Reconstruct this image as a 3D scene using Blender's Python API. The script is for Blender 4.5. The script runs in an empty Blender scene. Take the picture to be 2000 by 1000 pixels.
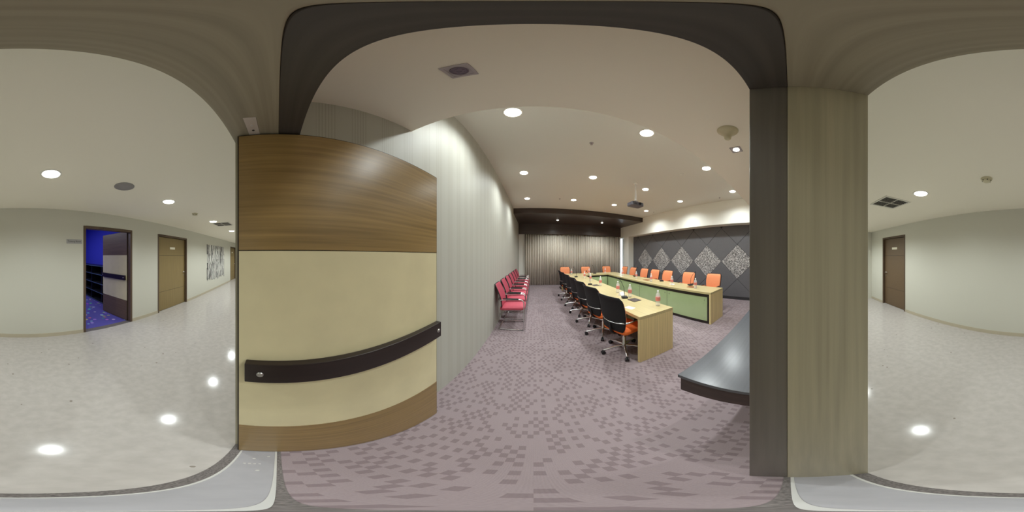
import bpy, bmesh, math, random
from math import sin, cos, pi, radians, hypot, sqrt
from mathutils import Vector
random.seed(7)
sc = bpy.context.scene
COL = sc.collection
CAMZ = 1.543

# ------------------------------------------------------------------ camera, world, exposure
cam = bpy.data.cameras.new('camera'); cam.type = 'PANO'
try: cam.cycles.panorama_type = 'EQUIRECTANGULAR'
except Exception: cam.panorama_type = 'EQUIRECTANGULAR'
cam.clip_start = 0.01; cam.clip_end = 200
co = bpy.data.objects.new('camera', cam); COL.objects.link(co)
co.location = (0, 0, CAMZ); co.rotation_euler = (radians(90), 0, radians(7.56))
sc.camera = co
w = bpy.data.worlds.new('daylight'); sc.world = w; w.use_nodes = True
bg = w.node_tree.nodes['Background']; bg.inputs[0].default_value = (.82, .9, 1, 1); bg.inputs[1].default_value = 4.0
sc.view_settings.view_transform = 'Standard'; sc.view_settings.look = 'None'
sc.view_settings.gamma = 1; sc.view_settings.use_curve_mapping = False
sc.view_settings.exposure = 0.0
P_ROOM, P_CORR, P_PELMET, P_SPOT = 29.5, 16.0, 32.0, 14.0

# ------------------------------------------------------------------ materials
def lin(c):
    return tuple(((v/255)/12.92 if v/255 <= .04045 else ((v/255+.055)/1.055)**2.4) for v in c) + (1,)
def nodes(name):
    m = bpy.data.materials.new(name); m.use_nodes = True
    nt = m.node_tree; return m, nt, nt.nodes, nt.links, nt.nodes['Principled BSDF']
def mat(name, c, rough=.5, metal=0., spec=.5, var=0., scale=30., bump=0., emit=None, es=0., trans=0., stretch=(1,1,1), coat=0., alpha=1.):
    m, nt, N, L, b = nodes(name)
    b.inputs['Base Color'].default_value = lin(c); b.inputs['Roughness'].default_value = rough
    b.inputs['Metallic'].default_value = metal; b.inputs['Specular IOR Level'].default_value = spec
    b.inputs['Transmission Weight'].default_value = trans; b.inputs['Coat Weight'].default_value = coat
    b.inputs['Alpha'].default_value = alpha
    if emit: b.inputs['Emission Color'].default_value = lin(emit); b.inputs['Emission Strength'].default_value = es
    if var or bump:
        tc = N.new('ShaderNodeTexCoord'); mp = N.new('ShaderNodeMapping'); mp.inputs['Scale'].default_value = stretch
        nz = N.new('ShaderNodeTexNoise'); nz.inputs['Scale'].default_value = scale; nz.inputs['Detail'].default_value = 5
        L.new(tc.outputs['Object'], mp.inputs[0]); L.new(mp.outputs[0], nz.inputs['Vector'])
        if var:
            r = N.new('ShaderNodeValToRGB'); l = lin(c)
            r.color_ramp.elements[0].position = .3; r.color_ramp.elements[1].position = .7
            r.color_ramp.elements[0].color = tuple(v*(1-var) for v in l[:3]) + (1,)
            r.color_ramp.elements[1].color = tuple(min(1, v*(1+var)) for v in l[:3]) + (1,)
            L.new(nz.outputs['Fac'], r.inputs[0]); L.new(r.outputs[0], b.inputs['Base Color'])
        if bump:
            bp = N.new('ShaderNodeBump'); bp.inputs['Strength'].default_value = bump; bp.inputs['Distance'].default_value = .002
            L.new(nz.outputs['Fac'], bp.inputs['Height']); L.new(bp.outputs[0], b.inputs['Normal'])
    return m
def wood(name, c, rough=.35, var=.3, axis='y', scale=3., spec=.5):
    s = {'x': (.03, 1.3, 1.3), 'y': (1.3, .03, 1.3), 'z': (1.3, 1.3, .03)}[axis]
    return mat(name, c, rough, spec=spec, var=var, scale=scale*14, stretch=s, bump=.05)
def M_math(N, L, op, a, b=None, c=None):
    n = N.new('ShaderNodeMath'); n.operation = op
    for i, v in enumerate((a, b, c)):
        if v is None: continue
        if isinstance(v, (int, float)): n.inputs[i].default_value = v
        else: L.new(v, n.inputs[i])
    return n.outputs[0]
def mix_col(N, L, fac, a, b):
    n = N.new('ShaderNodeMix'); n.data_type = 'RGBA'
    L.new(fac, n.inputs[0])
    for i, v in ((6, a), (7, b)):
        if isinstance(v, tuple): n.inputs[i].default_value = v
        else: L.new(v, n.inputs[i])
    return n.outputs[2]

def carpet_mat():
    m, nt, N, L, b = nodes('mauve_block_carpet')
    tc = N.new('ShaderNodeTexCoord'); sp = N.new('ShaderNodeSeparateXYZ'); L.new(tc.outputs['Object'], sp.inputs[0])
    # slightly turned grid of 5 cm woven squares
    i = M_math(N, L, 'FLOOR', M_math(N, L, 'DIVIDE', sp.outputs[0], .029)); j = M_math(N, L, 'FLOOR', M_math(N, L, 'DIVIDE', sp.outputs[1], .044))
    cb = N.new('ShaderNodeCombineXYZ'); L.new(i, cb.inputs[0]); L.new(j, cb.inputs[1])
    wn = N.new('ShaderNodeTexWhiteNoise'); wn.noise_dimensions = '2D'; L.new(cb.outputs[0], wn.inputs['Vector'])
    par = M_math(N, L, 'PINGPONG', M_math(N, L, 'ADD', i, j), 1.0)
    par = M_math(N, L, 'LESS_THAN', par, .5)
    pi_ = M_math(N, L, 'PINGPONG', i, 1.0)
    pick = M_math(N, L, 'GREATER_THAN', wn.outputs['Value'], M_math(N, L, 'MULTIPLY_ADD', pi_, .38, .26))
    dark = M_math(N, L, 'MULTIPLY', par, pick)
    nz = N.new('ShaderNodeTexNoise'); nz.inputs['Scale'].default_value = 240; L.new(tc.outputs['Object'], nz.inputs['Vector'])
    rib = M_math(N, L, 'SINE', M_math(N, L, 'MULTIPLY', sp.outputs[0], 900))
    c1 = mix_col(N, L, nz.outputs['Fac'], lin((140, 126, 129)), lin((158, 144, 146)))
    c2 = mix_col(N, L, nz.outputs['Fac'], lin((123, 109, 112)), lin((138, 123, 126)))
    L.new(mix_col(N, L, dark, c1, c2), b.inputs['Base Color'])
    b.inputs['Roughness'].default_value = .95; b.inputs['Specular IOR Level'].default_value = .15
    bp = N.new('ShaderNodeBump'); bp.inputs['Strength'].default_value = .25; bp.inputs['Distance'].default_value = .002
    L.new(M_math(N, L, 'ADD', nz.outputs['Fac'], M_math(N, L, 'MULTIPLY', rib, .3)), bp.inputs['Height']); L.new(bp.outputs[0], b.inputs['Normal'])
    return m
def terrazzo_mat():
    m, nt, N, L, b = nodes('polished_terrazzo')
    tc = N.new('ShaderNodeTexCoord')
    n1 = N.new('ShaderNodeTexNoise'); n1.inputs['Scale'].default_value = 14.; n1.inputs['Detail'].default_value = 8; L.new(tc.outputs['Object'], n1.inputs['Vector'])
    n2 = N.new('ShaderNodeTexNoise'); n2.inputs['Scale'].default_value = 9; n2.inputs['Detail'].default_value = 3; L.new(tc.outputs['Object'], n2.inputs['Vector'])
    r = N.new('ShaderNodeValToRGB'); r.color_ramp.elements[0].position = .35; r.color_ramp.elements[1].position = .68
    r.color_ramp.elements[0].color = lin((180, 174, 169)); r.color_ramp.elements[1].color = lin((190, 184, 179))
    L.new(n1.outputs['Fac'], r.inputs[0])
    v = N.new('ShaderNodeTexVoronoi'); v.inputs['Scale'].default_value = 5.5; L.new(tc.outputs['Object'], v.inputs['Vector'])
    d = M_math(N, L, 'LESS_THAN', M_math(N, L, 'ADD', v.outputs['Distance'], M_math(N, L, 'MULTIPLY', n2.outputs['Fac'], .12)), .12)
    sel = N.new('ShaderNodeSeparateColor'); L.new(v.outputs['Color'], sel.inputs[0])
    d = M_math(N, L, 'MULTIPLY', d, M_math(N, L, 'GREATER_THAN', sel.outputs[0], .45))
    L.new(mix_col(N, L, M_math(N, L, 'MULTIPLY', d, .7), r.outputs[0], lin((118, 108, 92))), b.inputs['Base Color'])
    b.inputs['Roughness'].default_value = .12; b.inputs['Specular IOR Level'].default_value = .3
    return m
def stripe_mat():
    m, nt, N, L, b = nodes('striped_wallpaper')
    tc = N.new('ShaderNodeTexCoord'); sp = N.new('ShaderNodeSeparateXYZ'); L.new(tc.outputs['Object'], sp.inputs[0]); y = sp.outputs[1]
    fine = M_math(N, L, 'GREATER_THAN', M_math(N, L, 'SINE', M_math(N, L, 'MULTIPLY', y, 2*pi/.0165)), .45)
    grp = M_math(N, L, 'GREATER_THAN', M_math(N, L, 'SINE', M_math(N, L, 'MULTIPLY', y, 2*pi/.19)), -.1)
    nz = N.new('ShaderNodeTexNoise'); nz.noise_dimensions = '1D'; nz.inputs['Scale'].default_value = 9; L.new(y, nz.inputs['W'])
    k = M_math(N, L, 'MULTIPLY', M_math(N, L, 'MULTIPLY', fine, grp), .55)
    base = mix_col(N, L, nz.outputs['Fac'], lin((180, 179, 169)), lin((184, 183, 173)))
    L.new(mix_col(N, L, k, base, lin((160, 155, 142))), b.inputs['Base Color'])
    b.inputs['Roughness'].default_value = .6
    return m
def filigree_mat():
    m, nt, N, L, b = nodes('silver_filigree_panel')
    tc = N.new('ShaderNodeTexCoord')
    v = N.new('ShaderNodeTexVoronoi'); v.feature = 'DISTANCE_TO_EDGE'; v.inputs['Scale'].default_value = 15
    nz = N.new('ShaderNodeTexNoise'); nz.inputs['Scale'].default_value = 9; L.new(tc.outputs['Object'], nz.inputs['Vector'])
    mx = N.new('ShaderNodeVectorMath'); mx.operation = 'MULTIPLY_ADD'; L.new(nz.outputs['Color'], mx.inputs[0]); mx.inputs[1].default_value = (.22, .22, .22); L.new(tc.outputs['Object'], mx.inputs[2])
    L.new(mx.outputs[0], v.inputs['Vector'])
    ln = M_math(N, L, 'LESS_THAN', v.outputs['Distance'], .075)
    L.new(mix_col(N, L, ln, lin((104, 100, 100)), lin((204, 200, 198))), b.inputs['Base Color'])
    b.inputs['Roughness'].default_value = .45
    return m
def art_mat():
    m, nt, N, L, b = nodes('ink_wall_art')
    tc = N.new('ShaderNodeTexCoord'); mp = N.new('ShaderNodeMapping'); mp.inputs['Scale'].default_value = (1.6, 1, .55); L.new(tc.outputs['Object'], mp.inputs[0])
    wv = N.new('ShaderNodeTexWave'); wv.bands_direction = 'X'; wv.inputs['Scale'].default_value = 1.5; wv.inputs['Distortion'].default_value = 9; wv.inputs['Detail'].default_value = 3; wv.inputs['Detail Scale'].default_value = 1.6
    L.new(mp.outputs[0], wv.inputs['Vector'])
    nz = N.new('ShaderNodeTexNoise'); nz.inputs['Scale'].default_value = 9; L.new(mp.outputs[0], nz.inputs['Vector'])
    f = M_math(N, L, 'GREATER_THAN', M_math(N, L, 'ADD', wv.outputs['Fac'], M_math(N, L, 'MULTIPLY', nz.outputs['Fac'], .5)), .72)
    L.new(mix_col(N, L, f, lin((40, 38, 40)), lin((226, 224, 218))), b.inputs['Base Color']); b.inputs['Roughness'].default_value = .7
    return m
def curtain_mat():
    m, nt, N, L, b = nodes('taupe_striped_curtain')
    tc = N.new('ShaderNodeTexCoord'); sp = N.new('ShaderNodeSeparateXYZ'); L.new(tc.outputs['Object'], sp.inputs[0])
    nz = N.new('ShaderNodeTexNoise'); nz.noise_dimensions = '1D'; nz.inputs['Scale'].default_value = 26; nz.inputs['Detail'].default_value = 3; L.new(sp.outputs[0], nz.inputs['W'])
    r = N.new('ShaderNodeValToRGB'); r.color_ramp.elements[0].position = .36; r.color_ramp.elements[1].position = .62
    r.color_ramp.elements[0].color = lin((172, 160, 146)); r.color_ramp.elements[1].color = lin((228, 220, 206))
    L.new(nz.outputs['Fac'], r.inputs[0]); L.new(r.outputs[0], b.inputs['Base Color']); b.inputs['Roughness'].default_value = .9
    return m
def blue_carpet_mat():
    m, nt, N, L, b = nodes('speckled_blue_carpet')
    tc = N.new('ShaderNodeTexCoord'); v = N.new('ShaderNodeTexVoronoi'); v.inputs['Scale'].default_value = 7; L.new(tc.outputs['Object'], v.inputs['Vector'])
    d = M_math(N, L, 'LESS_THAN', v.outputs['Distance'], .3)
    L.new(mix_col(N, L, M_math(N, L, 'MULTIPLY', d, .45), lin((84, 78, 160)), v.outputs['Color']), b.inputs['Base Color']); b.inputs['Roughness'].default_value = .95
    return m

MT = dict(
    carpet=carpet_mat(), terrazzo=terrazzo_mat(), stripes=stripe_mat(), filigree=filigree_mat(), art=art_mat(), curtain=curtain_mat(), bluecarpet=blue_carpet_mat(),
    ceil=mat('ceiling_paint', (218, 217, 209), .85, spec=.2), ceilcorr=mat('corridor_ceiling_paint', (244, 238, 222), .85, spec=.2), soffit=mat('ceiling_paint_lightened', (244, 237, 224), .85, spec=.2),  # soffit is the ceiling paint lightened to stand in for missing light
    wall=mat('cream_wall_paint', (208, 206, 194), .7, spec=.25), white=mat('white_wall_paint', (238, 236, 228), .7, spec=.25),
    skirting=mat('beige_skirting', (190, 180, 158), .4), bluewall=mat('wall_blue_light_tint', (50, 56, 190), .8),  # blue of the training room's light put into its wall colour
    doorwood=wood('brown_door_veneer', (142, 116, 72), .3, .24, 'y'), doorwoodx=wood('brown_door_veneer_wide', (140, 120, 78), .4, .1, 'z'),
    leafwood=wood('dark_leaf_veneer', (104, 84, 62), .4, .25, 'y'),
    cream=mat('cream_laminate', (214, 203, 164), .42, var=.05, scale=5), espresso=wood('espresso_wood', (36, 25, 21), .35, .2, 'y'),
    blackedge=mat('black_door_edge', (34, 26, 22), .5),
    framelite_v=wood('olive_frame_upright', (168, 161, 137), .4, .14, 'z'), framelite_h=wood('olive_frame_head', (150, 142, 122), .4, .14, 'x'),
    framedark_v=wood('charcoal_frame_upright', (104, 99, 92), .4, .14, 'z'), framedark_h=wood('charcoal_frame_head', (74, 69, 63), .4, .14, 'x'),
    dframe=wood('dark_door_frame', (92, 74, 58), .45, .2, 'z'),
    pelmet=wood('black_brown_pelmet', (68, 56, 51), .28, .25, 'x'),
    steel=mat('brushed_steel', (190, 188, 184), .35, 1.), chrome=mat('chrome', (222, 222, 222), .25, 1.), plate=mat('steel_floor_plate', (168, 166, 170), .45, .3, var=.06, scale=12),
    chrome2=mat('polished_trim', (230, 230, 228), .3, .5),
    platepaint=mat('satin_nickel_plate', (196, 186, 176), .5),
    granite=mat('grey_granite', (112, 106, 104), .3, var=.5, scale=180), black=mat('black_plastic', (22, 21, 22), .45), rubber=mat('dark_caster', (30, 28, 30), .5),
    mesh=mat('black_mesh_fabric', (26, 25, 28), .8, var=.3, scale=300), orange=mat('orange_fabric', (236, 116, 48), .75, var=.08, scale=120, bump=.1),
    orangeback=mat('orange_mesh_fabric', (240, 150, 102), .75, var=.06, scale=150, bump=.1),
    red=mat('raspberry_mesh_fabric', (168, 62, 80), .75, var=.12, scale=160, bump=.1), redseat=mat('raspberry_seat_fabric', (190, 80, 96), .75, var=.1, scale=120, bump=.1),
    beech=wood('pale_beech_top', (196, 180, 132), .3, .1, 'y'), beechv=wood('pale_beech_panel', (224, 203, 148), .42, .12, 'z'),
    green=mat('back_painted_green_glass', (170, 187, 140), .1, spec=.6, var=.03, scale=3, coat=.3), ebony=mat('black_brown_frame', (32, 22, 18), .4),
    charcoal=mat('charcoal_wall_panel', (100, 98, 101), .55, var=.06, scale=40), groove=mat('dark_groove', (46, 44, 46), .8),
    consoletop=wood('dark_grey_console_top', (86, 88, 93), .26, .08, 'x', spec=.6), consoleside=wood('dark_brown_console_apron', (62, 48, 44), .45, .2, 'y'),
    lamp=mat('lit_diffuser', (255, 255, 250), .5, emit=(255, 252, 240), es=12.), lampring=mat('white_lamp_ring', (232, 230, 222), .5),
    grille=mat('grey_speaker_grille', (150, 146, 146), .7), vent=mat('dark_vent', (40, 38, 36), .6), ventslat=mat('grey_vent_slat', (120, 116, 108), .5), ventframe=mat('white_vent_frame', (214, 210, 198), .5),
    ivory=mat('ivory_plastic', (206, 198, 168), .5), rosette=mat('dull_violet_reflector', (120, 108, 122), .4, .4), dull=mat('dull_nickel', (176, 168, 170), .4, .5),
    bottle=mat('clear_bottle_plastic', (244, 248, 248), .12, spec=.6, alpha=.38), bottlecap=mat('white_cap', (240, 240, 238), .4), label=mat('red_bottle_label', (214, 128, 120), .5),
    paper=mat('white_card', (242, 242, 240), .7), pad=mat('dark_leather_pad', (74, 62, 58), .5), brown=mat('tan_leather_pad', (140, 84, 44), .5),
    proj=mat('grey_projector', (92, 90, 100), .35), lens=mat('projector_lens', (20, 22, 34), .05), signplate=mat('grey_sign_plate', (170, 168, 168), .4, .2), ink=mat('dark_lettering', (40, 38, 42), .6),
    nameplate=mat('white_name_plate', (236, 230, 210), .5), shelf=mat('black_bookcase', (24, 26, 34), .4), shelfedge=mat('blue_grey_shelf_edge', (66, 84, 104), .4),
    pane=mat('window_glass', (245, 250, 250), .02, trans=1.), winframe=mat('white_window_frame', (225, 226, 226), .4),
)

# ------------------------------------------------------------------ mesh builder
class MB:
    def __init__(s): s.v = []; s.f = []; s.smooth = []
    def _add(s, vs, fs, sm=False):
        o = len(s.v); s.v += [tuple(v) for v in vs]
        for f in fs: s.f.append([i+o for i in f]); s.smooth.append(sm)
        return s
    def box(s, x0, x1, y0, y1, z0, z1):
        if x0 > x1: x0, x1 = x1, x0
        if y0 > y1: y0, y1 = y1, y0
        if z0 > z1: z0, z1 = z1, z0
        v = [(x, y, z) for z in (z0, z1) for y in (y0, y1) for x in (x0, x1)]
        return s._add(v, [(0,2,3,1),(4,5,7,6),(0,1,5,4),(2,6,7,3),(0,4,6,2),(1,3,7,5)])
    def prism(s, poly, z0, z1, axis='z'):
        n = len(poly)
        def P(a, b, c): return {'z': (a, b, c), 'x': (c, a, b), 'y': (a, c, b)}[axis]
        v = [P(a, b, z0) for a, b in poly] + [P(a, b, z1) for a, b in poly]
        f = [tuple(range(n))[::-1], tuple(range(n, 2*n))] + [(i, (i+1) % n, n+(i+1) % n, n+i) for i in range(n)]
        return s._add(v, f)
    def lathe(s, prof, c=(0,0,0), n=24, axis='z', sm=True):
        v = []; f = []
        for r, z in prof:
            for k in range(n):
                a = 2*pi*k/n; p = (r*cos(a), r*sin(a), z)
                if axis == 'x': p = (p[2], p[0], p[1])
                if axis == 'y': p = (p[0], p[2], p[1])
                v.append((p[0]+c[0], p[1]+c[1], p[2]+c[2]))
        for i in range(len(prof)-1):
            for k in range(n):
                f.append((i*n+k, i*n+(k+1) % n, (i+1)*n+(k+1) % n, (i+1)*n+k))
        s._add(v, f, sm)
        s._add(v[:n], [tuple(range(n))[::-1]]); s._add(v[-n:], [tuple(range(n))])
        return s
    def cyl(s, r, z0, z1, c=(0,0,0), n=20, axis='z'): return s.lathe([(r, z0), (r, z1)], c, n, axis)
    def tube(s, pts, r, n=8, close=False):
        pts = [Vector(p) for p in pts]; v = []; f = []; m = len(pts)
        rr = r if isinstance(r, (list, tuple)) else [r]*m
        prev = None
        for i, p in enumerate(pts):
            t = (pts[(i+1) % m] - pts[i-1]) if close else (pts[min(i+1, m-1)] - pts[max(i-1, 0)])
            t.normalize()
            if prev is None: u = t.orthogonal().normalized()
            else:
                u = prev - t*prev.dot(t)
                u = u.normalized() if u.length > 1e-6 else t.orthogonal().normalized()
            prev = u; b = t.cross(u)
            for k in range(n):
                a = 2*pi*k/n; v.append(p + (u*cos(a) + b*sin(a))*rr[i])
        for i in range(m if close else m-1):
            for k in range(n):
                f.append((i*n+k, i*n+(k+1) % n, ((i+1) % m)*n+(k+1) % n, ((i+1) % m)*n+k))
        s._add(v, f, True)
        if not close:
            s._add(v[:n], [tuple(range(n))[::-1]]); s._add(v[-n:], [tuple(range(n))])
        return s
    def sheet(s, fn, nu, nv, th):
        """two-sided thick sheet: fn(u,v)->(point, normal)"""
        A = []; B = []
        for j in range(nv+1):
            for i in range(nu+1):
                p, nr = fn(i/nu, j/nv); p = Vector(p); nr = Vector(nr).normalized()
                A.append(p + nr*th/2); B.append(p - nr*th/2)
        w_ = nu+1; n = len(A); f = []
        for j in range(nv):
            for i in range(nu):
                a = j*w_+i; f.append((a, a+1, a+1+w_, a+w_)); f.append((n+a, n+a+w_, n+a+1+w_, n+a+1))
        for i in range(nu): f.append((i, n+i, n+i+1, i+1)); a = nv*w_+i; f.append((a, a+1, n+a+1, n+a))
        for j in range(nv): a = j*w_; f.append((a, a+w_, n+a+w_, n+a)); a = j*w_+nu; f.append((a, n+a, n+a+w_, a+w_))
        return s._add(A+B, f, True)
    def build(s, name, m, parent=None, bevel=0., loc=None, seg=2):
        me = bpy.data.meshes.new(name); me.from_pydata(s.v, [], s.f); me.update()
        bm = bmesh.new(); bm.from_mesh(me); bmesh.ops.remove_doubles(bm, verts=bm.verts, dist=1e-6) if not any(s.smooth) else None
        bmesh.ops.recalc_face_normals(bm, faces=bm.faces); bm.to_mesh(me); bm.free()
        if any(s.smooth) and len(me.polygons) == len(s.smooth): me.polygons.foreach_set('use_smooth', s.smooth)
        me.materials.append(MT[m] if isinstance(m, str) else m)
        o = bpy.data.objects.new(name, me); COL.objects.link(o)
        if loc: o.location = loc
        if parent: o.parent = parent
        if bevel:
            b = o.modifiers.new('bevel', 'BEVEL'); b.width = bevel; b.segments = seg; b.limit_method = 'ANGLE'; b.angle_limit = radians(40)
        return o
def tag(o, label, cat, group=None, kind=None):
    o['label'] = label; o['category'] = cat
    if group: o['group'] = group
    if kind: o['kind'] = kind
    return o
def empty(name, loc=(0,0,0), rz=0):
    o = bpy.data.objects.new(name, None); COL.objects.link(o); o.location = loc; o.rotation_euler = (0, 0, rz); o.empty_display_size = .1
    return o
def copy_tree(o, parent=None):
    c = o.copy(); COL.objects.link(c)
    if parent: c.parent = parent
    for ch in list(o.children): copy_tree(ch, c)
    return c
def link(me_obj, name, parent, loc=(0,0,0)):
    o = me_obj.copy(); o.name = name; COL.objects.link(o); o.parent = parent; o.location = loc; return o
ORD = ['first', 'second', 'third', 'fourth', 'fifth', 'sixth', 'seventh', 'eighth', 'ninth', 'tenth', 'eleventh', 'twelfth']

# ------------------------------------------------------------------ dimensions
XL, XB, XR = -.775, 4.99, 5.38           # striped wall, bulkhead face, dark panelled wall
ZC, ZS, ZK = 3.45, 2.64, 2.40            # main ceiling, door soffit, corridor ceiling
YS, YBEAM, YVAL, YCUR, YEND = .84, 6.3, 8.42, 8.53, 8.78
JL, JR, ZH = -.66, .334, 2.11            # door opening
OP = [(-10.75, -9.5), (-4.555, -3.13), (-2.285, -1.13), (3.29, 4.40)]
CY0, CX0, CX1 = -2.83, -13.0, 5.12       # corridor

# ------------------------------------------------------------------ structure: meeting room
tag(MB().box(XL-.1, XR+.1, .012, YEND, -.08, 0).build('floor', 'carpet'), 'mauve carpet with scattered darker woven squares in the meeting room', 'floor', kind='structure')
tag(MB().box(CX0, CX1, CY0, -.175, -.08, 0).box(OP[0][0], OP[0][1], CY0-.2, CY0, -.08, 0).box(OP[1][0], OP[1][1], CY0-.2, CY0, -.08, 0).box(OP[3][0], OP[3][1], CY0-.2, CY0, -.08, 0).build('floor_corridor', 'terrazzo'), 'polished pale terrazzo corridor floor with dark flecks', 'floor', kind='structure')
thr = empty('trim_1'); tag(thr, 'door threshold with steel floor spring cover and granite strip', 'threshold', kind='structure')
MB().box(JL-.04, JR+.04, -.175, -.137, -.08, .001).build('granite_strip', 'granite', thr)
MB().box(JL-.04, JR+.04, -.137, -.129, -.08, .002).build('edge_trim', 'chrome2', thr)
MB().box(JL-.04, JR+.04, -.129, -.009, -.08, .001).build('cover_plate', 'plate', thr)
MB().box(JL-.04, JR+.04, -.009, -.002, -.08, .002).build('edge_trim', 'chrome2', thr)
MB().box(JL-.04, JR+.04, -.002, .012, -.08, .001).build('granite_strip', 'granite', thr)
for x, y in ((-.52, -.075), (-.40, -.05), (-.545, -.03)):
    MB().cyl(.006, .001, .0025, (x, y, 0), 10).build('screw', 'chrome2', thr)
for k, yy in enumerate((-.10, -.085, -.07, -.055)):
    MB().box(-.47, -.462, yy, yy+.008, .001, .0022).build('etched_mark', 'chrome2', thr)

tag(MB().box(XL-.12, XL, .06, YEND, 0, ZC).build('wall_left', 'stripes'), 'cream wallpapered wall with fine vertical stripes', 'wall', kind='structure')
wd = MB()
wd.box(XL, JL-.04, -.15, .06, 0, ZC).box(JR+.04, XR+.1, -.15, .06, 0, ZC).box(JL-.04, JR+.04, -.15, .06, ZH+.04, ZC).box(CX0, XL, -.15, .06, 0, ZC)
tag(wd.build('wall_doorway', 'wall'), 'cream partition wall holding the open doorway', 'wall', kind='structure')
tag(MB().box(XL, XR+.1, YS, YEND, ZC, ZC+.1).build('ceiling', 'ceil'), 'flat off-white main ceiling over the tables', 'ceiling', kind='structure')
tag(MB().box(XL, XR, .06, YS, ZS, ZC+.1).build('ceiling_soffit', 'soffit'), 'lowered beige ceiling strip just inside the doorway', 'ceiling', kind='structure')
# end wall with window
we = MB(); WX0, WX1, WZ0, WZ1 = 3.4, 5.34, .12, 2.66
we.box(XL, WX0, YEND-.12, YEND, 0, ZC).box(WX1, XR+.1, YEND-.12, YEND, 0, ZC).box(WX0, WX1, YEND-.12, YEND, 0, WZ0).box(WX0, WX1, YEND-.12, YEND, WZ1, ZC)
tag(we.build('wall_end', 'white'), 'white end wall behind the curtains', 'wall', kind='structure')
wn_ = empty('window_1', ((WX0+WX1)/2, YEND-.06, WZ0)); tag(wn_, 'bright window showing as a slit beside the curtain edge', 'window', kind='structure')
hw = (WX1-WX0)/2; hh = WZ1-WZ0
wf = MB().box(-hw, hw, -.03, .03, 0, .05).box(-hw, hw, -.03, .03, hh-.05, hh).box(-hw, -hw+.05, -.03, .03, .05, hh-.05).box(hw-.05, hw, -.03, .03, .05, hh-.05)
for k in (1,): wf.box(-.025, .025, -.03, .03, .05, hh-.05)
wf.build('window_frame', 'winframe', wn_)
for k in range(2): MB().box(.026 if k else -hw+.051, hw-.051 if k else -.026, -.004, .004, .051, hh-.051).build('pane', 'pane', wn_)
# right side: bulkhead, column, dark panelled wall
ZB = 2.62
tag(MB().box(XB, XR+.1, YS, YEND-.12, ZB, ZC).build('wall_bulkhead', 'white'), 'white bulkhead band above the charcoal panelled wall', 'wall', kind='structure')
tag(MB().box(5.03, XR, 7.62, 8.1, 0, ZB).build('wall_return', 'white'), 'narrow white wall return between window and charcoal wall', 'wall', kind='structure')
wr = MB().box(XR, XR+.1, .06, YEND, 0, ZB).build('wall_right', 'groove')
tag(wr, 'charcoal wall clad in diamond panels with silver patterned row', 'wall', kind='structure')
def clip(poly, y0, y1, z0, z1):
    def cut(P, ax, val, keep):
        out = []
        for i in range(len(P)):
            a, b = P[i-1], P[i]; ia = (a[ax]-val)*keep >= 0; ib = (b[ax]-val)*keep >= 0
            if ia != ib:
                t = (val-a[ax])/(b[ax]-a[ax]); out.append((a[0]+t*(b[0]-a[0]), a[1]+t*(b[1]-a[1])))
            if ib: out.append(b)
        return out
    for ax, val, keep in ((0, y0, 1), (0, y1, -1), (1, z0, 1), (1, z1, -1)):
        if poly: poly = cut(poly, ax, val, keep)
    return poly
g = .006
for i in range(-3, 12):
    for j in range(-2, 5):
        for off in (0, 1):
            cy = 1.78 + 1.2*i + .6*off; cz = 1.345 + 1.2*j + .6*off
            h_ = .6 - g
            poly = clip([(cy-h_, cz), (cy, cz-h_), (cy+h_, cz), (cy, cz+h_)], .07, 7.615, .1, ZB-.005)
            if len(poly) < 3: continue
            A = abs(sum(poly[k-1][0]*poly[k][1]-poly[k][0]*poly[k-1][1] for k in range(len(poly))))/2
            if A < .01: continue
            orn = (j == 0 and off == 0 and cy < 7)
            p = MB().prism(poly, XR-.02, XR, 'x').build('panel', 'filigree' if orn else 'charcoal', wr, bevel=.004, seg=1)
            if orn: p['label'] = 'diamond panel with silver filigree pattern'
tag(MB().box(XR-.03, XR, .06, 7.62, 0, .1).build('baseboard_right', 'groove'), 'dark baseboard under the charcoal panels', 'baseboard', kind='structure')
# dark pelmet ceiling + valance
be = MB().box(XL, XB, YBEAM, YEND-.12, 3.235, ZC).build('trim_2', 'pelmet'); tag(be, 'dark wooden dropped ceiling panel before the curtains', 'ceiling panel', kind='structure')
va = MB().box(XL, 5.03, YVAL, YVAL+.03, 2.69, 3.235).build('trim_3', 'pelmet'); tag(va, 'dark wooden valance board hiding the curtain rail', 'valance', kind='structure')
MB().box(5.03, 5.1, YVAL-.06, YVAL+.02, 2.93, 3.0).build('end_bracket', 'black', va)

# ------------------------------------------------------------------ door frame and open leaf
fr = empty('trim_4'); tag(fr, 'two-tone dark wood door frame around the viewpoint', 'door frame', kind='structure')
YD = .004
MB().box(JR, JR+.04, -.175, YD, 0, ZH+.04).build('jamb', 'framelite_v', fr, .0015)
MB().box(JR+.004, JR+.04, YD, .085, 0, ZH+.04).build('jamb', 'framedark_v', fr, .0015)
MB().box(JL-.04, JL, -.175, YD, 0, ZH+.04).build('jamb', 'framelite_v', fr, .0015)
MB().box(JL-.04, JL-.004, YD, .085, 0, ZH+.04).build('jamb', 'framedark_v', fr, .0015)
MB().box(JL, JR, -.175, YD, ZH, ZH+.04).build('head', 'framelite_h', fr, .0015)
MB().box(JL-.004, JR+.004, YD, .085, ZH+.003, ZH+.04).build('head', 'framedark_h', fr, .0015)
pp = MB().box(-.61, -.49, -.106, -.066, ZH-.002, ZH+.002).build('pivot_plate', 'platepaint', fr)
for x in (-.54, -.575): MB().cyl(.005, ZH-.0035, ZH, (x, -.086, 0), 10).build('screw', 'chrome2' if x > -.55 else 'black', pp)

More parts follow.
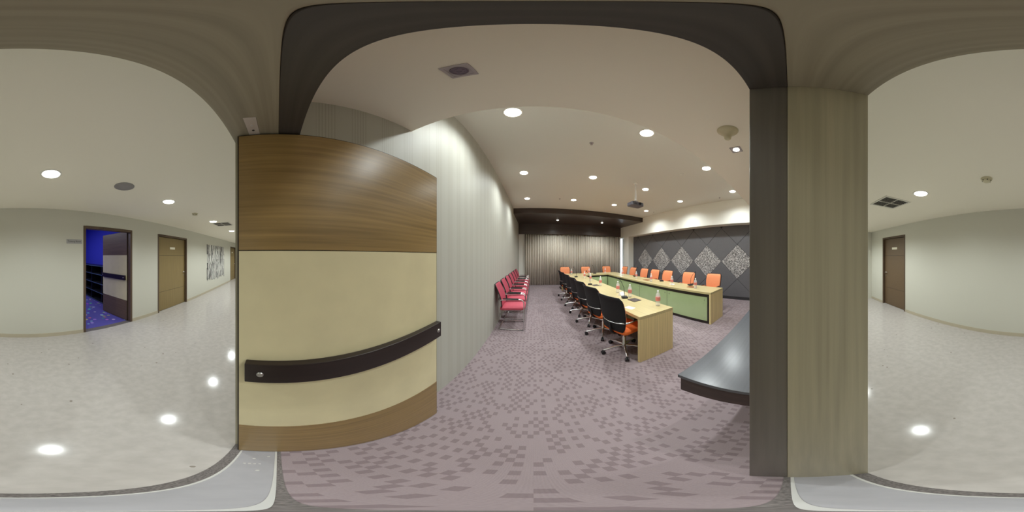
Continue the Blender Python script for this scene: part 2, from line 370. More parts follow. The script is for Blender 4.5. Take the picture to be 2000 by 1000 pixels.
def bar_door(name, width, label, th=.045, first=True):
    """leaf in local space: hinge edge at y=0, runs to +y, visible face at x=0 looking +x"""
    d = empty(name); tag(d, label, 'door', kind='structure')
    e = .006
    MB().box(-th, -.002, 0, width, .008, 2.1).build('core', 'blackedge', d)
    MB().box(-.002, .001, e, width-e, 1.565, 2.1-e).build('upper_panel', 'doorwood' if first else 'leafwood', d)
    MB().box(-.002, .0, e, width-e, .512, 1.562).build('middle_panel', 'cream', d)
    MB().box(-.002, .001, e, width-e, .012, .509).build('lower_panel', 'doorwood' if first else 'leafwood', d)
    hb = MB().box(.004, .040, .035, width-.012, .99, 1.10).build('push_bar', 'espresso', d, .003)
    for y in (.09, width-.045):
        MB().lathe([(.013, .040), (.013, .044), (.010, .046)], (0, y, 1.045), 16, 'x').build('stud', 'steel', hb)
    MB().box(0, .004, .06, .12, 1.0, 1.09).box(0, .004, width-.12, width-.06, 1.0, 1.09).build('spacer', 'black', hb)
    return d
d1 = bar_door('door_1', 1.038, 'open door leaf in the doorway with cream middle and dark push bar'); d1.location = (-.597, -.15, 0)

# ------------------------------------------------------------------ corridor shell
DZ = 2.118
wc = MB(); x = CX0
for a, b in OP:
    wc.box(x, a, CY0-.13, CY0, 0, ZK+.3); wc.box(a, b, CY0-.13, CY0, DZ, ZK+.3); x = b
wc.box(x, CX1+.1, CY0-.13, CY0, 0, ZK+.3)
for a, b in (OP[0], OP[1], OP[3]): wc.box(a-.1, b+.1, CY0-.2, CY0-.131, 0, ZK)  # unseen slabs added behind the closed doors to block light leaks
tag(wc.build('wall_corridor', 'wall'), 'long cream corridor wall with several doors', 'wall', kind='structure')
bb = MB(); x = CX0
for a, b in OP + [(CX1, CX1)]:
    bb.box(x, a, CY0, CY0+.008, 0, .075); x = b
tag(bb.build('baseboard_corridor', 'skirting'), 'low beige skirting along the corridor wall', 'baseboard', kind='structure')
tag(MB().box(CX1, CX1+.1, CY0, -.15, 0, ZK).build('wall_corridor_end', 'wall'), 'cream wall closing the corridor beyond the single brown door', 'wall', kind='structure')
tag(MB().box(CX0-.1, CX0, CY0, -.15, 0, ZK).build('wall_corridor_far', 'wall'), 'cream wall at the far end of the corridor', 'wall', kind='structure')
tag(MB().box(CX0-.1, CX1+.1, CY0, -.15, ZK, ZK+.1).build('ceiling_corridor', 'ceilcorr'), 'flat cream corridor ceiling with round downlights', 'ceiling', kind='structure')
# door frames + closed doors on the corridor
def frame(a, b, label, n):
    t = MB().box(a, a+.05, CY0-.13, CY0+.006, 0, DZ).box(b-.05, b, CY0-.13, CY0+.006, 0, DZ).box(a+.05, b-.05, CY0-.13, CY0+.006, DZ-.05, DZ)
    return tag(t.build('trim_%d' % n, 'dframe', bevel=.002), label, 'door frame', kind='structure')
frame(*OP[2], 'dark frame around the open blue-lit room doorway', 5)
def closed_door(n, a, b, label, handle_side, m):
    frame(a, b, 'brown frame of ' + label, n+4)
    d = empty('door_%d' % n, ((a+b)/2, CY0-.06, 0)); tag(d, label, 'door', kind='structure')
    hw = (b-a)/2-.052
    MB().box(-hw, hw, -.045, -.002, .005, DZ-.055).build('core', 'blackedge', d)
    for z0, z1 in ((.008, .55), (.556, 1.55), (1.556, DZ-.058)):
        MB().box(-hw+.004, hw-.004, -.01, 0, z0, z1).build('panel', m, d, .002)
    s = handle_side
    h = MB().lathe([(.024, 0), (.024, .008), (.01, .01), (.01, .045)], (s*(hw-.06), 0, 1.03), 14, 'y').tube([(s*(hw-.06), .045, 1.03), (s*(hw-.17), .045, 1.03)], .009)
    h.build('handle', 'steel', d)
    MB().lathe([(.022, 0), (.022, .008)], (s*(hw-.06), 0, .93), 14, 'y').build('lock_plate', 'steel', d)
    MB().box(-.12, .12, 0, .006, 1.735, 1.80).build('name_plate', 'nameplate', d)
    return d
closed_door(2, *OP[1], 'closed brown door next to the ink wall art', -1, 'doorwoodx')
closed_door(3, *OP[0], 'distant brown door beyond the ink wall art', -1, 'doorwoodx')
closed_door(4, *OP[3], 'closed glossy brown door under the square corridor vent', 1, 'leafwood')
d5 = bar_door('door_5', .98, 'open training room door leaf with cream band and black push bar', first=False)
d5.location = (-2.215, CY0-.10, 0); d5.rotation_euler = (0, 0, radians(184.8))
# mirror so the cream face looks into the doorway
d5.scale = (-1, 1, 1)

# training room behind
TX0, TX1, TY1, TZ = -2.80, .9, -7.2, 2.75
tag(MB().box(TX0, TX1, TY1, CY0-.13, -.08, 0).build('floor_training', 'bluecarpet'), 'blue carpet with coloured specks inside the training room', 'floor', kind='structure')
tag(MB().box(TX0-.1, TX0, TY1, CY0-.13, 0, TZ).box(TX0-.1, TX1, TY1-.1, TY1, 0, TZ).box(TX1, TX1+.1, TY1-.1, CY0-.13, 0, TZ).build('wall_training', 'bluewall'), 'training room walls with blue light put into their colour', 'wall', kind='structure')
tag(MB().box(TX0-.1, TX1+.1, TY1-.1, CY0-.13, TZ, TZ+.08).build('ceiling_training', 'bluewall'), 'training room ceiling tinted with the blue light', 'ceiling', kind='structure')
tag(MB().box(OP[2][0]+.05, OP[2][1]-.05, CY0-.13, CY0, -.08, .002).build('trim_9', 'granite'), 'speckled dark granite threshold of the training room', 'threshold', kind='structure')
tl = bpy.data.lights.new('training_light', 'AREA'); tl.shape = 'RECTANGLE'; tl.size = 1.6; tl.size_y = 1.6; tl.energy = 44; tl.color = (.88, .9, 1)
tp = empty('ceiling_panel_light', (-.7, -5.2, TZ-.03)); tag(tp, 'pale ceiling light panel inside the training room', 'light')
MB().box(-.82, .82, -.82, .82, 0, .03).build('housing', 'lampring', tp)
lo = bpy.data.objects.new('panel_glow', tl); COL.objects.link(lo); lo.parent = tp; lo.location = (0, 0, -.01)
bk = empty('bookcase', (-2.6, -5.3, 0)); tag(bk, 'black open bookcase along the blue training room wall', 'bookcase')
MB().box(-.2, -.18, -1.5, 1.5, 0, 1.22).build('back_panel', 'shelf', bk)
for z in (.02, .32, .62, .92, 1.2): MB().box(-.18, .18, -1.5, 1.5, z, z+.025).build('shelf', 'shelf', bk); MB().box(.18, .186, -1.5, 1.5, z, z+.025).build('shelf_edge', 'shelfedge', bk)
for y in (-1.5, -.75, 0, .75, 1.475): MB().box(-.18, .175, y, y+.025, .045, 1.2).build('upright', 'shelf', bk)

# corridor fittings
sg = empty('wall_sign', (-.95, CY0, 1.81)); tag(sg, 'grey plate reading Training Room beside the open blue room', 'sign')
MB().box(-.15, .15, 0, .006, -.04, .04).build('plate', 'signplate', sg, .001)
tx = bpy.data.curves.new('lettering', 'FONT'); tx.body = 'Training Room'; tx.size = .042; tx.align_x = 'CENTER'; tx.align_y = 'CENTER'; tx.extrude = .0006
to = bpy.data.objects.new('lettering', tx); COL.objects.link(to); to.parent = sg; to.location = (0, .0068, 0); to.rotation_euler = (radians(90), 0, radians(180))
dg = bpy.context.evaluated_depsgraph_get(); tm = bpy.data.meshes.new_from_object(to.evaluated_get(dg)); bpy.data.objects.remove(to)
to = bpy.data.objects.new('lettering', tm); COL.objects.link(to); to.parent = sg; to.location = (0, .0068, 0); to.rotation_euler = (radians(90), 0, radians(180)); tm.materials.clear(); tm.materials.append(MT['ink'])
xs = [-6.113, -8.27]; bot = []
random.seed(3)
N_ = 26
top = [(-8.27 + 2.157*k/N_, 2.02 + .015*random.uniform(-1, 1)) for k in range(N_+1)]
bot = [(-8.27 + 2.157*k/N_, .42 + .16*random.random()*(1 if k not in (0, N_) else .4)) for k in range(N_+1)]
am = MB()
for k in range(N_):
    am.prism([(bot[k][0], bot[k][1]), (bot[k+1][0], bot[k+1][1]), (top[k+1][0], top[k+1][1]), (top[k][0], top[k][1])], CY0, CY0+.012, 'y')
tag(am.build('wall_art', 'art'), 'black and white ink artwork with ragged lower edge on corridor wall', 'artwork')

def downlight(loc, power, label, group, r=.082, cone=154, blend=.95, parent_name='downlight'):
    t = empty(parent_name, loc); tag(t, label, 'light', group)
    MB().lathe([(r, -.003), (r+.004, -.006), (r+.018, -.004), (r+.020, 0)], n=28).build('trim_ring', 'lampring', t)
    MB().lathe([(r, -.002), (r*.93, -.010), (r*.7, -.016), (r*.3, -.019)], n=28).build('diffuser', 'lamp', t)
    l = bpy.data.lights.new('downlight_beam', 'SPOT'); l.energy = power*pi; l.spot_size = radians(cone); l.spot_blend = blend; l.shadow_soft_size = .06; l.color = (.93, 1, 1)
    o = bpy.data.objects.new('downlight_beam', l); COL.objects.link(o); o.parent = t; o.location = (0, 0, -.075)
    return t
rows = ['row over the doorway side', 'middle row', 'row before the dark pelmet']
cols = ['beside the striped wall', 'second from the striped wall', 'second from the white bulkhead', 'beside the white bulkhead']
for j, y in enumerate((1.56, 3.4, 5.17)):
    for i, x in enumerate((-.2, 1.3, 2.79, 4.28)):
        downlight((x, y, ZC), P_ROOM, 'round white ceiling downlight, %s, %s' % (rows[j], cols[i]), 'main ceiling downlights')
for x, s in ((1.114, 'nearer the striped wall'), (3.339, 'nearer the white bulkhead')):
    downlight((x, 7.47, 3.235), P_PELMET, 'small round downlight in dark pelmet ceiling, ' + s, 'pelmet downlights', .05)
for k, x in enumerate((-.28, -1.94, -3.67, -5.3)):
    downlight((x, -1.53, ZK), P_CORR*(1, 1, 1.25, 1.6)[k], 'round corridor downlight, %s along toward the ink artwork' % ORD[k], 'corridor downlights', .085, 158, .9)
for k, x in enumerate((-7.0, -8.7, -10.4)):  # unseen lamps continuing the row, added to brighten the far corridor
    downlight((x, -1.53, ZK), P_CORR*1.7, 'added unseen corridor downlight, %s past the vent near the ink art' % ORD[k+1], 'added corridor downlights', .085, 158, .9)
downlight((1.47, -1.53, ZK), P_CORR, 'round corridor downlight beside the large square vent', 'corridor downlights', .085, 158, .9)
for k, x in enumerate((3.15, 4.6)):  # two more unseen lamps added to brighten this end
    downlight((x, -1.53, ZK), P_CORR*1.7, 'added unseen corridor downlight past the large square vent, %s of two' % ORD[k], 'added corridor downlights', .085, 158, .9)

def square_spot(loc, label, lit):
    t = empty('square_spotlight', loc); tag(t, label, 'light')
    s = .048
    MB().box(-s, s, -s, -.036, -.005, 0).box(-s, s, .036, s, -.005, 0).box(-s, -.036, -.036, .036, -.005, 0).box(.036, s, -.036, .036, -.005, 0).build('bezel', 'dull', t, .001)
    MB().box(-.036, .036, -.036, .036, -.002, 0).build('inset', 'dull' if not lit else 'steel', t)
    if lit:
        MB().cyl(.027, -.007, -.002, n=20).build('diffuser', 'lamp', t)
        l = bpy.data.lights.new('spot_beam', 'SPOT'); l.energy = P_SPOT*pi; l.spot_size = radians(110); l.spot_blend = 1; l.shadow_soft_size = .03
        o = bpy.data.objects.new('spot_beam', l); COL.objects.link(o); o.parent = t; o.location = (0, 0, -.04)
    else:
        c = MB().lathe([(.031, -.002), (.031, -.006), (.026, -.006), (.025, -.003)], n=20).build('reflector_ring', 'rosette', t)
        for k in range(6):
            a = k*pi/3; MB().cyl(.0075, -.006, -.002, (.014*cos(a), .014*sin(a), 0), 10).build('reflector_cell', 'rosette', c)
    return t
square_spot((-.224, .457, ZS), 'unlit square recessed spotlight with violet reflector rosette over the doorway', False)
square_spot((1.357, .46, ZS), 'small lit square spotlight in the beige soffit', True)
mc = empty('motion_sensor', (1.055, .42, ZS)); tag(mc, 'cream cone shaped ceiling sensor next to lit square spotlight', 'sensor')
MB().lathe([(.072, 0), (.072, -.012), (.062, -.026), (.036, -.05), (.026, -.075), (.024, -.1), (.014, -.112)], n=28).build('housing', 'ivory', mc)
MB().lathe([(.076, 0), (.076, -.004)], n=28).build('base_ring', 'ivory', mc)
def sprinkler(x, y, label):
    t = empty('sprinkler_head', (x, y, ZC)); tag(t, label, 'sprinkler')
    MB().lathe([(.03, 0), (.03, -.004), (.012, -.008)], n=16).build('escutcheon', 'dull', t)
    MB().cyl(.007, -.035, -.006, n=10).build('pipe', 'dull', t)
    MB().lathe([(.004, -.035), (.018, -.037), (.018, -.04), (.004, -.042)], n=12).build('deflector', 'dull', t)
sprinkler(.80, 2.15, 'small sprinkler head between the first two downlight rows')
sprinkler(.83, 5.13, 'small sprinkler head near the pelmet and striped wall')
sprinkler(4.63, 2.12, 'small sprinkler head near bulkhead by the soffit edge')
sprinkler(4.63, 5.1, 'small sprinkler head near bulkhead by the pelmet')
rg = empty('detector_ring', (2.74, 2.126, ZC)); tag(rg, 'small white ring detector on the main ceiling', 'detector')
MB().lathe([(.045, 0), (.045, -.008), (.036, -.01), (.034, -.003)], n=24).build('ring', 'lampring', rg); MB().cyl(.03, -.006, 0, n=20).build('centre', 'ceil', rg)
def smoke(x, label):
    t = empty('smoke_detector', (x, -1.56, ZK)); tag(t, label, 'smoke detector')
    MB().lathe([(.06, 0), (.06, -.012), (.054, -.016)], n=24).build('base_ring', 'ivory', t)
    b = MB().lathe([(.046, -.016), (.046, -.03), (.034, -.042), (.014, -.045)], n=24).build('body', 'ivory', t)
    for k in range(6):
        a = k*pi/3; MB().box(-.006, .006, -.004, .004, -.034, -.026).build('slot', 'vent', b, loc=(.044*cos(a), .044*sin(a), 0))
smoke(.59, 'cream smoke detector on corridor ceiling above the blank wall'); smoke(-2.81, 'cream smoke detector on corridor ceiling before the brown doors')
sp = empty('ceiling_speaker', (-1.11, -1.52, ZK)); tag(sp, 'flat round grey speaker between two corridor downlights', 'speaker')
MB().lathe([(.118, 0), (.118, -.006), (.108, -.008)], n=32).build('rim', 'grille', sp); MB().lathe([(.106, 0), (.106, -.009), (.02, -.011)], n=32).build('grille', 'grille', sp)
def vent(x, y, label):
    t = empty('ceiling_vent', (x, y, ZK)); tag(t, label, 'vent'); s = .2
    MB().box(-s-.03, s+.03, -s-.03, -s, -.008, 0).box(-s-.03, s+.03, s, s+.03, -.008, 0).box(-s-.03, -s, -s, s, -.008, 0).box(s, s+.03, -s, s, -.008, 0).build('frame', 'ventframe', t)
    MB().box(-s, s, -s, s, -.002, 0).build('backing', 'vent', t)
    for k in range(9):
        xx = -s + .022 + k*.0445; MB().prism([(xx-.004, -.002), (xx+.004, -.002), (xx+.004, -.010), (xx-.004, -.010)], -s, s, 'y').build('slat', 'ventslat', t)
    MB().box(-.006, .006, -s, s, -.013, -.002).box(-s, s, -.006, .006, -.013, -.002).build('cross_bar', 'ventframe', t)
vent(2.06, -1.46, 'square slatted ceiling vent beside the glossy brown door'); vent(-4.08, -1.42, 'square slatted ceiling vent near the ink wall art')

# ------------------------------------------------------------------ curtains
def curtain(x0, x1, label, seed):
    rd = random.Random(seed); t = MB(); n = int((x1-x0)/.012); ph = 0; pts = []
    x = x0; a = .03
    for k in range(n+1):
        x = x0 + (x1-x0)*k/n
        ph += (x1-x0)/n*2*pi/(.105 + .03*sin(x*3.1+seed))
        pts.append((x, .034*sin(ph) + .012*sin(ph*.37+seed)))
    def fn(u, v):
        i = min(n, int(round(u*n))); px, py = pts[i]; q = pts[min(n, i+1)]; p = pts[max(0, i-1)]
        return (px, py*(1 - .25*v), 0.012 + v*2.9), (-(q[1]-p[1]), q[0]-p[0], 0)
    t.sheet(fn, n, 1, .004)
    o = t.build('curtain', 'curtain', loc=(0, YCUR+.02, 0)); tag(o, label, 'curtain', 'curtains on the end wall'); return o
curtain(-.45, 2.30, 'taupe pleated curtain half next to the striped wall', 1)
curtain(2.302, 5.06, 'taupe pleated curtain half next to the window slit', 5)

# ------------------------------------------------------------------ conference table
ct = empty('conference_table', (2.45, 4.4, 0)); tag(ct, 'U-shaped pale beech conference table with green glass front panels', 'table')
ox, oy = 2.45, 4.4
YN, YF, YI = 1.6, 7.14, 6.5
LO0, LO1, LI0, LI1 = 1.22, 1.22, 1.84, 2.05
RI0, RI1, RO0, RO1 = 3.05, 3.17, 3.68, 3.86
def loc2(p): return (p[0]-ox, p[1]-oy)
ZT0, ZT = .705, .75
tp_ = [(LO0, YN), (LI0, YN), (LI1, YI), (RI1, YI), (RI0, YN), (RO0, YN), (RO1, YF), (LO1, YF)]
MB().prism([loc2(p) for p in tp_], ZT0, ZT).build('table_top', 'beech', ct, .002)
for a, b in ((LO0, LI0), (RI0, RO0)):
    MB().box(a-ox, b-ox, YN-oy, YN+.04-oy, 0, ZT0).build('end_panel', 'beechv', ct, .002)
studs = None
def run(p, q, n, inward):
    """black frame + green panels from p to q; inward = unit normal toward the well"""
    global studs
    L_ = hypot(q[0]-p[0], q[1]-p[1]); d = ((q[0]-p[0])/L_, (q[1]-p[1])/L_)
    ang = math.atan2(d[1], d[0]); side = 1 if (-d[1]*inward[0] + d[0]*inward[1]) > 0 else -1
    fr_ = MB()
    fr_.box(0, L_, 0, .03, .64, ZT0).box(0, L_, 0, .03, .01, .065).box(0, .05, 0, .03, .065, .64).box(L_-.03, L_, 0, .03, .065, .64)
    for k in range(1, n): fr_.box(.05+k*(L_-.08)/n-.007, .05+k*(L_-.08)/n+.007, .005, .018, .065, .64)
    if side < 0: fr_.v = [(x, -y, z) for x, y, z in fr_.v]
    def place(o):
        o.location = (p[0]-ox, p[1]-oy, 0); o.rotation_euler = (0, 0, ang)
    f_ = fr_.build('front_frame', 'ebony', ct); place(f_)
    w0 = .05; ww = (L_-.08)/n
    for k in range(n):
        x0 = w0+k*ww+.005; x1 = w0+(k+1)*ww-.005
        m_ = MB().box(x0, x1, .008, .02, .066, .639)
        if side < 0: m_.v = [(x, -y, z) for x, y, z in m_.v]
        g_ = m_.build('glass_panel', 'green', ct); place(g_)
        for sx in (x0+.07, x1-.07):
            for sz in (.14, .565):
                s_ = MB().cyl(.012, .02, .026, n=12, axis='y')
                if side < 0: s_.v = [(x, -y, z) for x, y, z in s_.v]
                s_.v = [(x+sx, y, z+sz) for x, y, z in s_.v]
                s_.build('stud', 'steel', g_)
e_ = .035
run((RI0+e_, YN+.04), (RI1+e_, YI+e_), 4, (-1, 0))
run((LI0-e_, YN+.04), (LI1-e_, YI+e_), 4, (1, 0))
run((LI1-e_, YI+e_), (RI1+e_, YI+e_), 1, (0, -1))
for x, y in ((LO1+.05, YF-.05), (RO1-.05, YF-.05)): MB().box(x-.03-ox, x+.03-ox, y-.03-oy, y+.03-oy, 0, ZT0).build('leg', 'beechv', ct)

# ------------------------------------------------------------------ task chairs
def rr(a, b, r, n=5):
    pts = []
    for cx, cy, s in ((a-r, b-r, 0), (-a+r, b-r, pi/2), (-a+r, -b+r, pi), (a-r, -b+r, 1.5*pi)):
        for k in range(n+1):
            t = s + k*pi/2/n; pts.append((cx+r*cos(t), cy+r*sin(t)))
    return pts
def make_task_chair():
    t = empty('task_chair')
    # five star base
    for k in range(5):
        a = 2*pi*k/5 + .28
        lg = MB().tube([(.02*cos(a), .02*sin(a), .115), (.16*cos(a), .16*sin(a), .108), (.315*cos(a), .315*sin(a), .075)], [.024, .019, .013], 8).build('base_leg', 'chrome', t)
        c = MB().cyl(.03, -.026, -.006, n=14, axis='y').cyl(.03, .006, .026, n=14, axis='y').tube([(0, 0, .0), (0, 0, .045)], .012, 6)
        ca, sa = cos(a), sin(a)
        c.v = [(x*ca - y*sa + .315*ca, x*sa + y*ca + .315*sa, z+.031) for x, y, z in c.v]
        c.build('caster', 'rubber', lg)
    MB().lathe([(.038, .08), (.038, .14), (.026, .15), (.026, .27), (.016, .275), (.016, .40)], n=16).build('gas_column', 'chrome', t)
    MB().box(-.13, .1, -.08, .08, .385, .43).build('tilt_mechanism', 'black', t, .01)
    # seat cushion
    p = rr(.235, .235, .07)
    s_ = MB(); n = len(p); prof = [(.93, .428), (1., .445), (1., .47), (.965, .49), (.6, .497)]
    V = []; F = []
    for sc_, z in prof:
        for (x, y) in p: V.append((x*sc_+.02, y*sc_, z - .012*max(0, (x-.1)/.15)**2))
    for i in range(len(prof)-1):
        for k in range(n): F.append((i*n+k, i*n+(k+1) % n, (i+1)*n+(k+1) % n, (i+1)*n+k))
    F.append(tuple(range(n))[::-1]); F.append(tuple(range((len(prof)-1)*n, len(prof)*n)))
    s_._add(V, F, True); s_.build('seat', 'orange', t)
    # back
    def back(off, grow):
        def fn(u, v):
            z = .475 - grow + v*(.535+2*grow)
            hw_ = (.21 + .042*sin(min(1, v*1.25)*pi*.62)) + grow
            if v > .86: hw_ *= 1 - .13*((v-.86)/.14)**2
            if v < .12: hw_ *= 1 - .12*((.12-v)/.12)**2
            y = (2*u-1)*hw_
            x = -.205 - .09*v + .05*sin(v*pi)*.3 + .55*y*y - off
            if v > .8: x -= .02*((v-.8)/.2)**2
            return (x, y, z), (1, -1.1*y, .15)
        return fn
    MB().sheet(back(0, -.016), 12, 12, .024).build('backrest', 'orangeback', t)
    MB().sheet(back(.02, .0), 12, 12, .014).build('back_shell', 'mesh', t)
    MB().tube([(-.1, 0, .40), (-.2, 0, .41), (-.255, 0, .47), (-.27, 0, .62)], [.02, .022, .02, .012], 8).build('back_support', 'black', t)
    MB().tube([(-.17, -.245, .635), (-.2, -.235, .632), (-.265, -.12, .625), (-.282, 0, .622), (-.265, .12, .625), (-.2, .235, .632), (-.17, .245, .635)], [.014, .014, .006, .006, .006, .014, .014], 8).build('back_bar', 'chrome', t)
    for s in (-1, 1):
        ar = MB().tube([(-.19, .24*s, .632), (-.12, .262*s, .64), (.08, .262*s, .655), (.12, .262*s, .65)], .012, 8).build('armrest', 'chrome', t)
        MB().box(-.1, .12, .262*s-.02, .262*s+.02, .66, .675).build('arm_pad', 'black', ar, .006)
    return t
proto = make_task_chair()
spots = []
rots = [13, 11, 10, 8, 6, 4, 2]
for k, y in enumerate((2.01, 2.74, 3.4, 4.05, 4.7, 5.35, 6.0)):
    spots.append((1.25, y, radians(rots[k]), 'black-backed orange task chair, %s from the doorway along the striped wall side' % ORD[k], 'task chairs with backs to the aisle'))
for k, y in enumerate((2.22, 3.14, 4.10, 4.78, 5.46, 6.3, 7.05)):
    spots.append((4.17, y, radians(180), 'orange task chair, %s from the doorway in front of charcoal panels' % ORD[k], 'task chairs before the panelled wall'))
for x, s in ((1.52, 'nearest the striped wall'), (2.58, 'at the middle'), (3.74, 'nearest the charcoal wall')):
    spots.append((x, 7.55, radians(-90), 'orange task chair before the curtain, %s' % s, 'task chairs before the curtain'))
for k, (x, y, r, lb, gr) in enumerate(spots):
    o = proto if k == 0 else copy_tree(proto)
    o.location = (x, y, 0); o.rotation_euler = (0, 0, r); tag(o, lb, 'chair', gr)

# ------------------------------------------------------------------ red visitor chairs
def make_visitor_chair():
    t = empty('visitor_chair')
    def arc(c, r, a0, a1, y, n=6): return [(c[0]+r*cos(a0+(a1-a0)*k/n), y, c[1]+r*sin(a0+(a1-a0)*k/n)) for k in range(n+1)]
    for s in (-1, 1):
        y = .245*s
        pts = [(-.22, y, .015)] + arc((.20, .055), .04, -pi/2, 0, y) + arc((.16, .60), .08, 0, pi/2, y) + [(-.05, y, .675), (-.22, y, .655)]
        f = MB().tube(pts, .0115, 8).build('leg_frame', 'chrome', t)
        MB().box(-.17, .14, y-.019, y+.019, .686, .702).build('arm_pad', 'black', f, .006)
        MB().box(.18, .23, y-.014, y+.014, 0, .006).build('glide', 'black', f)
    MB().tube([(-.22, -.245, .015), (-.245, -.235, .015), (-.25, -.2, .015), (-.25, .2, .015), (-.245, .235, .015), (-.22, .245, .015)], .0115, 8).build('rear_rail', 'chrome', t)
    MB().tube([(.18, -.245, .43), (.18, .245, .43)], .0115, 8).build('seat_rail', 'chrome', t)
    MB().tube([(-.12, -.245, .43), (-.12, .245, .43)], .0115, 8).build('seat_rail', 'chrome', t)
    p = rr(.25, .225, .05); n = len(p); prof = [(.95, .44), (1., .455), (1., .485), (.96, .505), (.5, .51)]; V = []; F = []
    for sc_, z in prof:
        for (x, y) in p: V.append((x*sc_+.01, y*sc_, z + .012*x/.25))
    for i in range(len(prof)-1):
        for k in range(n): F.append((i*n+k, i*n+(k+1) % n, (i+1)*n+(k+1) % n, (i+1)*n+k))
    F.append(tuple(range(n))[::-1]); F.append(tuple(range((len(prof)-1)*n, len(prof)*n)))
    MB()._add(V, F, True).build('seat', 'redseat', t)
    def bk_(u, v):
        z = .47 + v*.50; hw_ = .215 + .012*sin(v*pi); y = (2*u-1)*hw_
        if v > .85: y *= 1 - .1*((v-.85)/.15)**2
        x = -.205 - .13*v + .03*sin(v*pi*1.1) + .35*y*y
        return (x, y, z), (1, -.7*y, .2)
    MB().sheet(bk_, 10, 12, .014).build('backrest', 'red', t)
    edge = [bk_(0, v/12)[0] for v in range(13)] + [bk_(u/10, 1)[0] for u in range(1, 11)] + [bk_(1, 1-v/12)[0] for v in range(1, 13)]
    MB().tube([(a-.006, b, c) for a, b, c in edge], .011, 6).build('back_frame', 'black', t)
    MB().tube([(-.22, -.245, .655), (-.262, -.2, .66), (-.28, 0, .66), (-.262, .2, .66), (-.22, .245, .655)], .011, 6).build('back_bar', 'chrome', t)
    return t
vc = make_visitor_chair()
for k in range(7):
    o = vc if k == 0 else copy_tree(vc)
    o.location = (-.425, 3.37+.6*k, 0); tag(o, 'raspberry red cantilever visitor chair, %s from the doorway along striped wall' % ORD[k], 'chair', 'red visitor chairs along the striped wall')

# ------------------------------------------------------------------ console by the doorway wall
cs = empty('console_table', (.69, .09, 0)); tag(cs, 'dark grey topped console table against the doorway wall', 'table')
MB().box(0, 2.1, 0, .475, .725, .75).build('top', 'consoletop', cs, .002)
MB().box(.012, 2.09, 0, .463, .59, .725).build('apron', 'consoleside', cs)
for x in (.62, 1.9): MB().box(x, x+.05, .01, .10, 0, .59).build('leg', 'consoleside', cs)

# ------------------------------------------------------------------ projector
pj = empty('projector', (2.334, 3.233, 0)); tag(pj, 'grey ceiling projector hanging from a white pole', 'projector')
MB().tube([(0, 0, ZC), (0, 0, 2.93)], .018, 10).build('pole', 'chrome2', pj); MB().lathe([(.06, ZC), (.06, ZC-.02), (.02, ZC-.03)], n=16).build('ceiling_plate', 'white', pj)
MB().tube([(.035, 0, ZC-.2), (.035, 0, 2.95)], .006, 6).build('cable', 'white', pj)
MB().box(-.05, .05, -.05, .05, 2.90, 2.93).tube([(0, 0, 2.88), (0, 0, 2.95)], .03, 10).build('mount', 'dull', pj)
bd = MB().prism(rr(.175, .13, .05), 2.79, 2.885).build('body', 'proj', pj, .015)
MB().lathe([(.035, -.128), (.035, -.15), (.028, -.152)], (.04, 0, 2.84), 16, 'y').build('lens', 'lens', pj)
for z in (2.81, 2.825, 2.84): MB().box(-.12, -.04, -.134, -.128, z, z+.006).build('vent_slot', 'black', bd)

# ------------------------------------------------------------------ things on the tables
def make_bottle():
    t = empty('water_bottle')
    MB().lathe([(.03, 0), (.036, .004), (.037, .03), (.033, .07), (.037, .11), (.037, .16), (.032, .19), (.015, .22), (.0125, .228), (.0125, .235)], n=18).build('bottle_body', 'bottle', t)
    MB().lathe([(.0145, .232), (.0145, .25), (.012, .252)], n=14).build('cap', 'bottlecap', t)
    MB().lathe([(.0378, .085), (.0378, .15)], n=18).build('label_band', 'label', t)
    return t
b0 = make_bottle()
BL = [(1.743, 1.822), (1.72, 2.56), (1.72, 3.02), (1.72, 3.95), (1.75, 4.8), (1.78, 5.5)]
BR = [(3.30, 2.15), (3.3, 2.9), (3.3, 3.75), (3.36, 4.6), (3.4, 5.6)]
BX = [(1.6, 6.75), (2.4, 6.75), (3.2, 6.8)]
bl = [(x, y, 'clear water bottle, %s from the doorway on the table arm beside the aisle' % ORD[k], 'bottles on the aisle table arm') for k, (x, y) in enumerate(BL)]
bl += [(x, y, 'clear water bottle, %s from the doorway on the table arm before charcoal wall' % ORD[k], 'bottles on the far table arm') for k, (x, y) in enumerate(BR)]
bl += [(x, y, 'clear water bottle on the cross table, %s from the striped wall' % ORD[k], 'bottles on the cross table') for k, (x, y) in enumerate(BX)]
for k, (x, y, lb, gr) in enumerate(bl):
    o = b0 if k == 0 else copy_tree(b0)
    o.location = (x, y, ZT); o.rotation_euler = (0, 0, k*1.3); tag(o, lb, 'bottle', gr)
def make_mic():
    t = empty('gooseneck_microphone')
    MB().prism(rr(.055, .07, .02), 0, .03).build('base', 'black', t, .006)
    MB().tube([(0, .02, .03), (0, .02, .1), (-.01, .03, .2), (-.05, .06, .3), (-.1, .09, .36)], .0045, 6).build('gooseneck', 'black', t)
    MB().lathe([(.006, -.02), (.012, -.012), (.012, .018), (.006, .024)], (-.11, .095, .37), 10, 'x').build('microphone_head', 'black', t)
    return t
mc0 = make_mic()
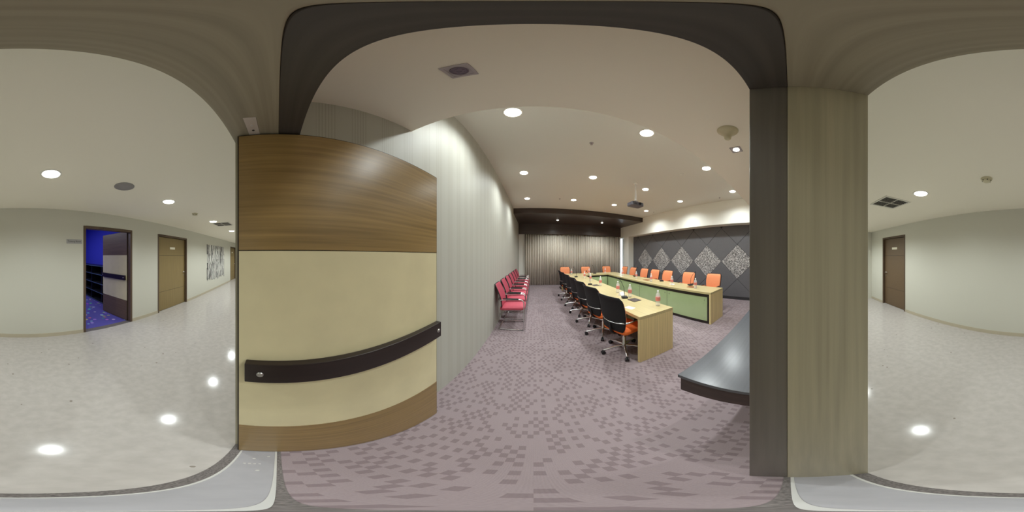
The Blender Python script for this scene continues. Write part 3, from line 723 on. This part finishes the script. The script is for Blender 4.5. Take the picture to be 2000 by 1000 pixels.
ml = [(1.60, 2.56, -.4, 'black gooseneck microphone beside the first dark pad on aisle table arm'), (1.52, 4.2, -.4, 'black gooseneck microphone halfway along the aisle table arm'),
      (1.58, 5.9, -.4, 'black gooseneck microphone near far end of the aisle table arm'), (3.58, 2.5, 2.6, 'black gooseneck microphone at near end of the charcoal side table arm'),
      (3.6, 3.6, 2.6, 'black gooseneck microphone before the third orange chair by charcoal wall'), (3.65, 5.1, 2.6, 'black gooseneck microphone at far part of charcoal side table arm'),
      (2.7, 6.85, 1.2, 'black gooseneck microphone on the cross table before the curtain')]
for k, (x, y, r, lb) in enumerate(ml):
    o = mc0 if k == 0 else copy_tree(mc0); o.location = (x, y, ZT); o.rotation_euler = (0, 0, r); tag(o, lb, 'microphone', 'table microphones')
def flat(name, x, y, w_, d_, h_, r, m, label, cat, group=None):
    o = MB().prism(rr(w_/2, d_/2, min(w_, d_)*.08, 2), 0, h_).build(name, m, bevel=.001); o.location = (x, y, ZT); o.rotation_euler = (0, 0, r); return tag(o, label, cat, group)
flat('leather_pad', 1.66, 2.33, .17, .2, .008, .05, 'pad', 'dark leather pad by the second bottle on the aisle table arm', 'pad', 'leather pads')
flat('leather_pad', 1.62, 4.05, .17, .2, .008, .0, 'pad', 'dark leather pad halfway along the aisle table arm', 'pad', 'leather pads')
flat('leather_pad', 3.40, 2.32, .17, .22, .008, .1, 'brown', 'tan leather pad beside first bottle on the charcoal side arm', 'pad', 'leather pads')
flat('leather_pad', 3.42, 4.1, .17, .22, .008, .1, 'brown', 'tan leather pad farther along the charcoal side arm', 'pad', 'leather pads')
flat('paper_card', 1.345, 2.0, .1, .14, .002, .3, 'paper', 'white card by the chair at the near table end', 'card')
flat('paper_card', 3.42, 3.0, .1, .14, .002, .3, 'paper', 'white card behind the second bottle on charcoal side arm', 'card')
nt_ = MB().prism([(-.05, 0), (.05, 0), (.0, .07)], -.06, .06, 'x'); o = nt_.build('tent_card', 'paper'); o.location = (1.66, 2.78, ZT); o.rotation_euler = (0, 0, .4); tag(o, 'white folded tent card beside the first microphone', 'card')
